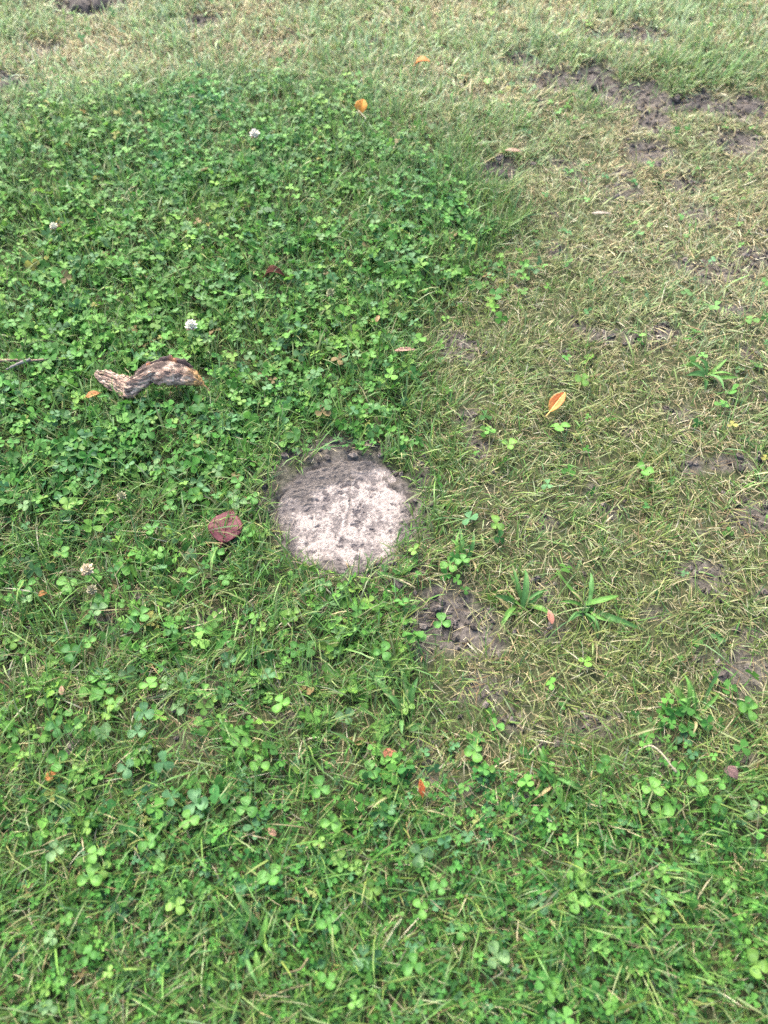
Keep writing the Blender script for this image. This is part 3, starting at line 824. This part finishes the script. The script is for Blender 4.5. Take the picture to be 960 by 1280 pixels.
# ------------------------------------------------------------------ the curled dead leaf
def make_dead_leaf():
    c = at(186, 470, .04); z0 = gz(c[0], c[1])
    e = link('curled_dead_leaf', None); e.location = (c[0], c[1], z0)
    tag(e, 'large curled brown dead leaf lying on the clover', 'leaf')
    # spine from the flattened left lobe to the pointed right tip, traced on the lawn
    pts = [(119, 466, .038), (134, 472, .036), (150, 480, .034), (163, 486, .034), (172, 478, .040), (186, 466, .044), (204, 464, .046), (222, 466, .044), (238, 471, .042), (248, 476, .038), (255, 481, .034)]
    S = np.array([at(a, b, h - .006) for a, b, h in pts]) - np.array([c[0], c[1], z0])
    nu, nv = 120, 44
    u = np.linspace(0, len(pts) - 1, nu)
    P = np.stack([np.interp(u, np.arange(len(pts)), S[:, k]) for k in range(3)], 1)
    for _ in range(14): P[1:-1] = (P[:-2] + 2 * P[1:-1] + P[2:]) / 4
    t = np.linspace(0, 1, nu)
    wid = np.interp(t, [0, .06, .2, .34, .42, .55, .68, .82, .93, 1], [.007, .014, .017, .017, .017, .021, .022, .015, .006, .001])
    roll = np.interp(t, [0, .25, .4, .6, .85, 1], [.6, 1.0, 2.0, 2.6, 2.8, 2.4])       # half angle of the roll
    tan = np.gradient(P, axis=0); tan /= np.linalg.norm(tan, axis=1)[:, None]
    up = np.array([0, -.35, 1.0])
    side = np.cross(tan, up); side /= np.linalg.norm(side, axis=1)[:, None]; upv = np.cross(side, tan)
    s = np.linspace(-1, 1, nv)
    V = np.zeros((nu, nv, 3)); C = np.zeros((nu, nv, 3))
    U2, S2 = np.meshgrid(t, s, indexing='ij')
    cr = fbm(U2 * 9, S2 * 3, 131, 4); cr2 = fbm(U2 * 30, S2 * 11, 133, 3)
    crease = 1 - 2 * np.abs(fbm(S2 * 7 + U2 * 2.5, U2 * 4, 139, 3))          # long folds running down the leaf
    for i in range(nu):
        ang = s * roll[i]
        rr = wid[i] * (1.0 if roll[i] > 1.2 else 1.2) * (1 + .40 * cr[i] - .22 * crease[i]) * (1 - .22 * np.abs(s) * (roll[i] > 1.5))
        # roll opens towards the far side: dark inner edge shows on top
        ang = ang + .9 * sstep(.32, .48, t[i])
        V[i] = P[i] + side[i] * (np.sin(ang) * rr)[:, None] + upv[i] * ((np.cos(ang)) * rr * .62)[:, None]
        if roll[i] <= 1.2: V[i] += -upv[i] * (rr * .6)[:, None]
    V[..., 2] += .003 * cr2
    rag_ = .005 * noise(t * 40, t * 0, 4) + .004 * noise(t * 90, t * 0, 6)
    V[:, 0] += side * rag_[:, None]; V[:, -1] += side * np.roll(rag_, 9)[:, None]
    tan_c = np.array([.40, .31, .235]); pink = np.array([.30, .20, .145]); dark = np.array([.034, .022, .019]); orange = np.array([.33, .19, .065])
    k = sstep(-.1, .25, cr + .4 * cr2)[..., None]; C = tan_c * (1 - k) + pink * k
    vein = np.maximum(sstep(.72, .95, crease), .8 * sstep(.86, .97, np.abs(np.sin((S2 * 2.2 + U2 * 11) * 2.6 + cr * 2))))[..., None]
    C = C * (1 - .75 * vein) + dark * .75 * vein
    kd = np.maximum(sstep(.14, .24, fbm(U2 * 8 + 4, S2 * 3, 137, 4)) * .9, sstep(-.45, -.75, S2) * (U2 > .38))[..., None]
    kd = np.maximum(kd, (sstep(.35, .10, np.abs(S2 + .42)) * sstep(.40, .55, U2) * sstep(.92, .8, U2) * (.4 + cr))[..., None])
    kd = np.clip(kd, 0, 1); C = C * (1 - kd) + dark * kd
    ko = (sstep(.74, .90, U2 + .10 * cr) * (1 - .5 * kd[..., 0]))[..., None]; C = C * (1 - ko) + orange * ko
    C *= (1 + .6 * cr2)[..., None]
    b = link('blade', tri_mesh('blade', V.reshape(-1, 3), grid_tris(nu, nv), np.clip(C.reshape(-1, 3), .02, .7), M_DEAD), e)
    so = b.modifiers.new('thickness', 'SOLIDIFY'); so.thickness = .0008
    # midrib along the back of the leaf and the withered stalk at the tip
    mid = V[:, 16] + np.array([0, -.0004, .0006])
    Vt, Tt = tube(mid[4:-2:2], np.linspace(.0013, .0006, len(mid[4:-2:2])), 6)
    link('midrib', tri_mesh('midrib', Vt, Tt, np.array([.13, .085, .065]) * np.ones((len(Vt), 1)), M_TWIG), e)
    q = P[-1]
    Vt, Tt = tube([P[-3], q, q + np.array([.008, -.006, -.006])], [.0016, .0012, .0008], 6)
    link('stalk', tri_mesh('stalk', Vt, Tt, np.array([.42, .22, .10]) * np.ones((len(Vt), 1)), M_TWIG), e)
    # a flap torn up along the far edge, its inside dark with an orange fleck
    nuf, nvf = 22, 8
    tf = np.linspace(0, 1, nuf)
    base = np.array([at(182 + 58 * q_, 457 - 3 * math.sin(q_ * 3), .050) for q_ in tf]) - np.array([c[0], c[1], z0])
    F = np.zeros((nuf, nvf, 3)); Cf = np.zeros((nuf, nvf, 3))
    for i in range(nuf):
        hgt = .014 * math.sin(math.pi * min(1, tf[i] * 1.02)) ** .6 * (1 + .16 * math.sin(tf[i] * 17) + .10 * math.sin(tf[i] * 41))
        for j in range(nvf):
            r_ = j / (nvf - 1)
            F[i, j] = base[i] + np.array([.003 * math.sin(r_ * 5 + i), hgt * r_ * .9, hgt * .55 * math.sin(r_ * 2.4) - .004])
            f = .5 + .5 * math.sin(i * .55 + 1)
            Cf[i, j] = dark * (1.1 - .3 * r_) + (np.array([.34, .13, .05]) * .8 * max(0, f - .75) * 4 if .2 < r_ < .8 else 0)
    fl = link('torn_flap', tri_mesh('torn_flap', F.reshape(-1, 3), grid_tris(nuf, nvf), np.clip(Cf.reshape(-1, 3), .02, .6), M_DEAD), e)
    so = fl.modifiers.new('thickness', 'SOLIDIFY'); so.thickness = .0008
make_dead_leaf()

# ------------------------------------------------------------------ flat fallen leaves
def leaf_thing(name, px, py, length, ratio, az, label, col, h=.03, pitch=.2, fold=.25, curl=.3, edge_col=None, vein_col=None, veins=0, stalk=True, tipsharp=1.0, cat='leaf', group=None, mat=None):
    """ovate leaf: axis along local +x (stalk end at 0, tip at length)"""
    h = h * .68
    p = at(px, py, h); z0 = gz(p[0], p[1])
    e = link(name, None); e.location = (p[0], p[1], z0)
    tag(e, label, cat, group)
    nu, nv = 22, 13
    t = np.linspace(0, 1, nu); s = np.linspace(-1, 1, nv)
    U, S = np.meshgrid(t, s, indexing='ij')
    hw = length * ratio / 2 * (np.sin(np.pi * U ** .85) ** .75) * (1 - .25 * U ** 4 * tipsharp)
    wob = 1 + .025 * np.sin(U * 17 + S * 2)
    X = (U - .5) * length; Y = S * hw * wob
    Z = np.abs(Y) * fold - curl * length * (U - .5) ** 2 + .03 * length * fbm(U * 4, S * 2, int(px) % 90, 3)
    V = np.stack([X, Y, Z], 2).reshape(-1, 3)
    c = np.array(col)[None, None] * (1 + .22 * fbm(U * 5, S * 3, int(py) % 90, 3))[..., None]
    if edge_col is not None:
        k = sstep(.45, 1.0, np.maximum(np.abs(S) * .6, 1 - U))[..., None] * .85; c = c * (1 - k) + np.array(edge_col) * k
    holder = Matrix.Translation((0, 0, h - z0)) @ Matrix.Rotation(az, 4, 'Z') @ Matrix.Rotation(-pitch, 4, 'Y')
    b = link('blade', tri_mesh('blade', V, grid_tris(nu, nv), np.clip(c.reshape(-1, 3), .01, .8), mat or M_FRESHFALL), e)
    b.matrix_local = holder
    so = b.modifiers.new('thickness', 'SOLIDIFY'); so.thickness = .0005
    vc = np.array(vein_col if vein_col is not None else np.array(col) * 1.3)
    mid = V.reshape(nu, nv, 3)[:, nv // 2] + np.array([0, 0, .0004])
    if stalk: mid = np.vstack([mid[0] + np.array([-.18 * length, .02 * length, -.05 * length]), mid])
    Vt, Tt = tube(mid[::2], np.linspace(.0011, .0004, len(mid[::2])) * length / .045, 5)
    link('midrib', tri_mesh('midrib', Vt, Tt, vc * np.ones((len(Vt), 1)), M_TWIG), e).matrix_local = holder
    G = V.reshape(nu, nv, 3)
    for q in range(veins):
        i0 = int(3 + q * (nu - 8) / max(1, veins)); 
        for sg in (-1, 1):
            pts = [G[min(nu - 1, i0 + w), nv // 2 + sg * w] + np.array([0, 0, .00035]) for w in range(0, 6)]
            Vt, Tt = tube(pts, np.linspace(.0003, .00012, 6), 4)
            link('vein', tri_mesh('vein', Vt, Tt, vc * np.ones((len(Vt), 1)), M_TWIG), e).matrix_local = holder
    return e
leaf_thing('red_leaf', 283, 656, .048, .92, R(82), 'dark red broad fallen leaf on grass left of the stone', (.088, .023, .030), h=.030, pitch=.05, fold=.10, curl=.25,
           vein_col=(.090, .025, .028), veins=3, tipsharp=1.8, stalk=True)
G2 = 'small fallen leaves on the lawn'
OR = (.37, .12, .035)
leaf_thing('orange_leaf', 697, 502, .040, .44, R(52), 'folded orange leaf with yellow base in dry grass right of centre', OR, h=.035, pitch=.15, fold=.75, curl=.2, edge_col=(.40, .20, .05), vein_col=(.75, .42, .15), group=G2)
leaf_thing('orange_leaf', 452, 132, .026, .95, R(75), 'small yellow-orange leaf standing in green grass, far centre', (.42, .18, .03), h=.05, pitch=.7, fold=.4, curl=.4, group=G2)
leaf_thing('orange_leaf', 527, 76, .034, .55, R(-15), 'small orange leaf farthest away, near the top centre', (.42, .145, .035), h=.050, pitch=.35, fold=.5, curl=.6, group=G2)
leaf_thing('brown_leaf', 342, 340, .036, .45, R(-5), 'small dark rust leaf half sunk in the dense clover', (.070, .022, .012), h=.042, pitch=.1, fold=.9, curl=1.2, group=G2, mat=M_DEAD)
leaf_thing('orange_leaf', 116, 493, .022, .5, R(20), 'tiny orange leaf just below the left end of the dead leaf', (.30, .14, .05), h=.034, pitch=.1, fold=.4, curl=.3, group=G2)
leaf_thing('tan_leaf', 507, 437, .032, .24, R(4), 'narrow pinkish tan leaf at the edge of the dense clover', (.30, .18, .13), h=.034, pitch=.0, fold=.5, curl=.2, group=G2, stalk=False)
leaf_thing('tan_leaf', 642, 188, .032, .28, R(-8), 'narrow tan leaf in pale grass above the lone dark clod', (.28, .19, .13), h=.03, pitch=.0, fold=.4, curl=.2, group=G2, stalk=False)
leaf_thing('tan_leaf', 752, 266, .034, .20, R(0), 'narrow pale leaf in dry grass, upper right', (.30, .25, .19), h=.03, pitch=.0, fold=.3, curl=.1, group=G2, stalk=False)
leaf_thing('leaf_scrap', 527, 985, .018, .36, R(98), 'upright orange leaf scrap in the lower middle grass', (.22, .06, .018), h=.032, pitch=.35, fold=.6, curl=.2, group=G2)
leaf_thing('leaf_scrap', 486, 941, .014, .75, R(10), 'square rust leaf scrap below the largest broad tuft', (.22, .09, .05), h=.024, pitch=.1, fold=.1, curl=.1, group=G2, stalk=False, mat=M_DEAD)
leaf_thing('leaf_scrap', 688, 771, .018, .40, R(100), 'small pink-brown scrap beside the blue-green broad tuft', (.28, .13, .09), h=.028, pitch=.2, fold=.7, curl=.2, group=G2, stalk=False)
leaf_thing('leaf_scrap', 63, 970, .012, .8, R(30), 'tiny orange-brown crumb under the large clover at left', (.24, .10, .03), h=.022, pitch=.1, fold=.2, curl=.2, group=G2, stalk=False)
leaf_thing('leaf_scrap', 915, 965, .016, .85, R(-60), 'small dark brown leaf scrap among clover at lower right', (.075, .045, .042), h=.036, pitch=.2, fold=.2, curl=.5, group=G2, stalk=False, mat=M_DEAD)
leaf_thing('leaf_scrap', 472, 398, .013, .5, R(70), 'small tan scrap at the right edge of the dense clover', (.26, .17, .08), h=.03, pitch=.2, fold=.4, curl=.3, group=G2, stalk=False)
leaf_thing('leaf_scrap', 222, 480, .012, .5, R(80), 'tiny rust scrap under the belly of the dead leaf', (.40, .17, .08), h=.022, pitch=.3, fold=.4, curl=.3, group=G2, stalk=False)
leaf_thing('leaf_scrap', 53, 742, .011, .7, R(10), 'rusty leaf scrap left below the cream clover flower', (.20, .09, .03), h=.024, pitch=.1, fold=.3, curl=.3, group=G2, stalk=False, mat=M_DEAD)
leaf_thing('leaf_scrap', 340, 1040, .011, .6, R(140), 'light brown leaf scrap in the lower left lawn', (.18, .11, .07), h=.022, pitch=.1, fold=.3, curl=.2, group=G2, stalk=False, mat=M_DEAD)
leaf_thing('leaf_scrap', 77, 863, .011, .55, R(100), 'pale tan scrap in thin grass at left', (.24, .16, .10), h=.024, pitch=.2, fold=.3, curl=.2, group=G2, stalk=False, mat=M_DEAD)

# ------------------------------------------------------------------ white clover flowers
def flower(px, py, size, label, tint, h=.05):
    p = at(px, py, h); z0 = gz(p[0], p[1])
    e = link('clover_flower', None); e.location = (p[0], p[1], z0)
    tag(e, label, 'flower', 'white clover flowers')
    V, T = tube([(0, .006, 0), (0, .003, (h - z0) * .5), (0, 0, h - z0)], [.001, .0009, .0009], 5)
    link('stem', tri_mesh('stem', V, T, np.array([.09, .20, .06]) * np.ones((len(V), 1)), M_CLOVER), e)
    nf = 34; VV, TT_, CC = [], [], []; off = 0
    for i in range(nf):
        zc = 1 - 1.6 * (i + .5) / nf; a = i * 2.39996
        r = math.sqrt(max(0, 1 - zc * zc)); d = np.array([r * math.cos(a), r * math.sin(a), zc])
        sd = np.cross(d, [0, 0, 1.0]); sd /= np.linalg.norm(sd) + 1e-9; up = np.cross(sd, d)
        L = size * rng.uniform(.45, .62); w = L * .44
        o = d * size * .12
        pts = [o, o + d * L * .5 + sd * w * .7 + up * w * .3, o + d * L * .5 - sd * w * .7 + up * w * .3, o + d * L + up * w * .6, o + d * L * .7 - up * w * .3]
        VV += pts; TT_ += [(off, off + 1, off + 3), (off, off + 3, off + 2), (off, off + 4, off + 1), (off, off + 2, off + 4), (off + 1, off + 4, off + 3), (off + 2, off + 3, off + 4)]
        base = np.array([.36, .38, .24]); c = np.array(tint) * rng.uniform(.85, 1.05) if zc > -.25 else np.array([.42, .26, .16])
        CC += [base, c, c, c, c * .9]; off += 5
    V = np.array(VV) + np.array([0, 0, h - z0])
    hd = link('flower_head', tri_mesh('flower_head', V, np.array(TT_), np.array(CC), M_PETAL, False), e)
    hd['kind'] = 'stuff'
flower(239, 407, .014, 'white clover flower above the curled dead leaf', (.80, .77, .68))
flower(109, 712, .013, 'cream and brown fading clover flower at left of the red leaf', (.60, .50, .35), .042)
flower(318, 168, .015, 'farthest white clover flower in the upper dense clover', (.80, .75, .68))
flower(67, 283, .011, 'white clover flower near the left edge in the dense clover', (.72, .70, .58))
flower(413, 366, .011, 'small budding clover flower in the dense clover at centre', (.28, .30, .16))
flower(152, 620, .010, 'tiny cream clover bud below the dead leaf', (.30, .30, .18), .036)
flower(115, 737, .010, 'tiny cream clover bud just under the fading flower', (.30, .28, .18), .036)

# ------------------------------------------------------------------ twigs and bent stalks
def stalk(name, pts, r0, r1, col, label, cat='twig'):
    P = np.array([at(a, b, h * .65) for a, b, h in pts])
    u = np.linspace(0, len(P) - 1, 16)
    Q = np.stack([np.interp(u, np.arange(len(P)), P[:, k]) for k in range(3)], 1)
    for _ in range(2): Q[1:-1] = (Q[:-2] + 2 * Q[1:-1] + Q[2:]) / 4
    o0 = np.array([Q[0][0], Q[0][1], gz(Q[0][0], Q[0][1])])
    V, T = tube(Q - o0, np.linspace(r0, r1, 16) * (1 + .15 * rng.normal(size=16)), 7)
    c = np.array(col) * (1 + .3 * noise(V[:, 0] * 160, V[:, 1] * 160, 5))[:, None]
    o = link(name, tri_mesh(name, V, T, np.clip(c, .02, .8), M_TWIG)); o.location = tuple(o0)
    tag(o, label, cat, 'dead stalks and twigs on the lawn')
stalk('twig', [(-14, 452, .03), (14, 450, .036), (40, 451, .038), (78, 447, .034)], .0026, .0012, (.16, .115, .08), 'thin brown twig at the left edge left of the dead leaf')
stalk('grass_stalk', [(8, 462, .03), (22, 455, .042), (38, 449, .040)], .0016, .0030, (.17, .155, .14), 'whitish frayed stalk lying across the thin twig at left')
stalk('grass_stalk', [(797, 938, .02), (814, 930, .034), (828, 942, .036), (838, 956, .030), (846, 966, .022)], .0007, .0011, (.26, .23, .15), 'pale bent stalk hooked over dry grass at lower right', 'stalk')
stalk('grass_stalk', [(390, 1230, .02), (362, 1236, .03), (330, 1250, .024)], .0010, .0006, (.11, .10, .05), 'straw stalk lying near the bottom left', 'stalk')
stalk('grass_stalk', [(385, 1198, .024), (376, 1212, .03), (352, 1218, .02)], .0012, .0006, (.10, .085, .045), 'curved tan stalk above the bottom left straw', 'stalk')
stalk('grass_stalk', [(450, 160, .02), (458, 148, .05), (448, 138, .05)], .0010, .0007, (.26, .24, .17), 'thin stalk under the yellow-orange leaf', 'stalk')
stalk('grass_stalk', [(230, 786, .018), (262, 778, .026), (282, 760, .03)], .0010, .0006, (.24, .20, .14), 'thin pale stalk below the red leaf', 'stalk')
print('objects', len(sc.objects), 'tris', sum(len(m.polygons) for m in bpy.data.meshes))
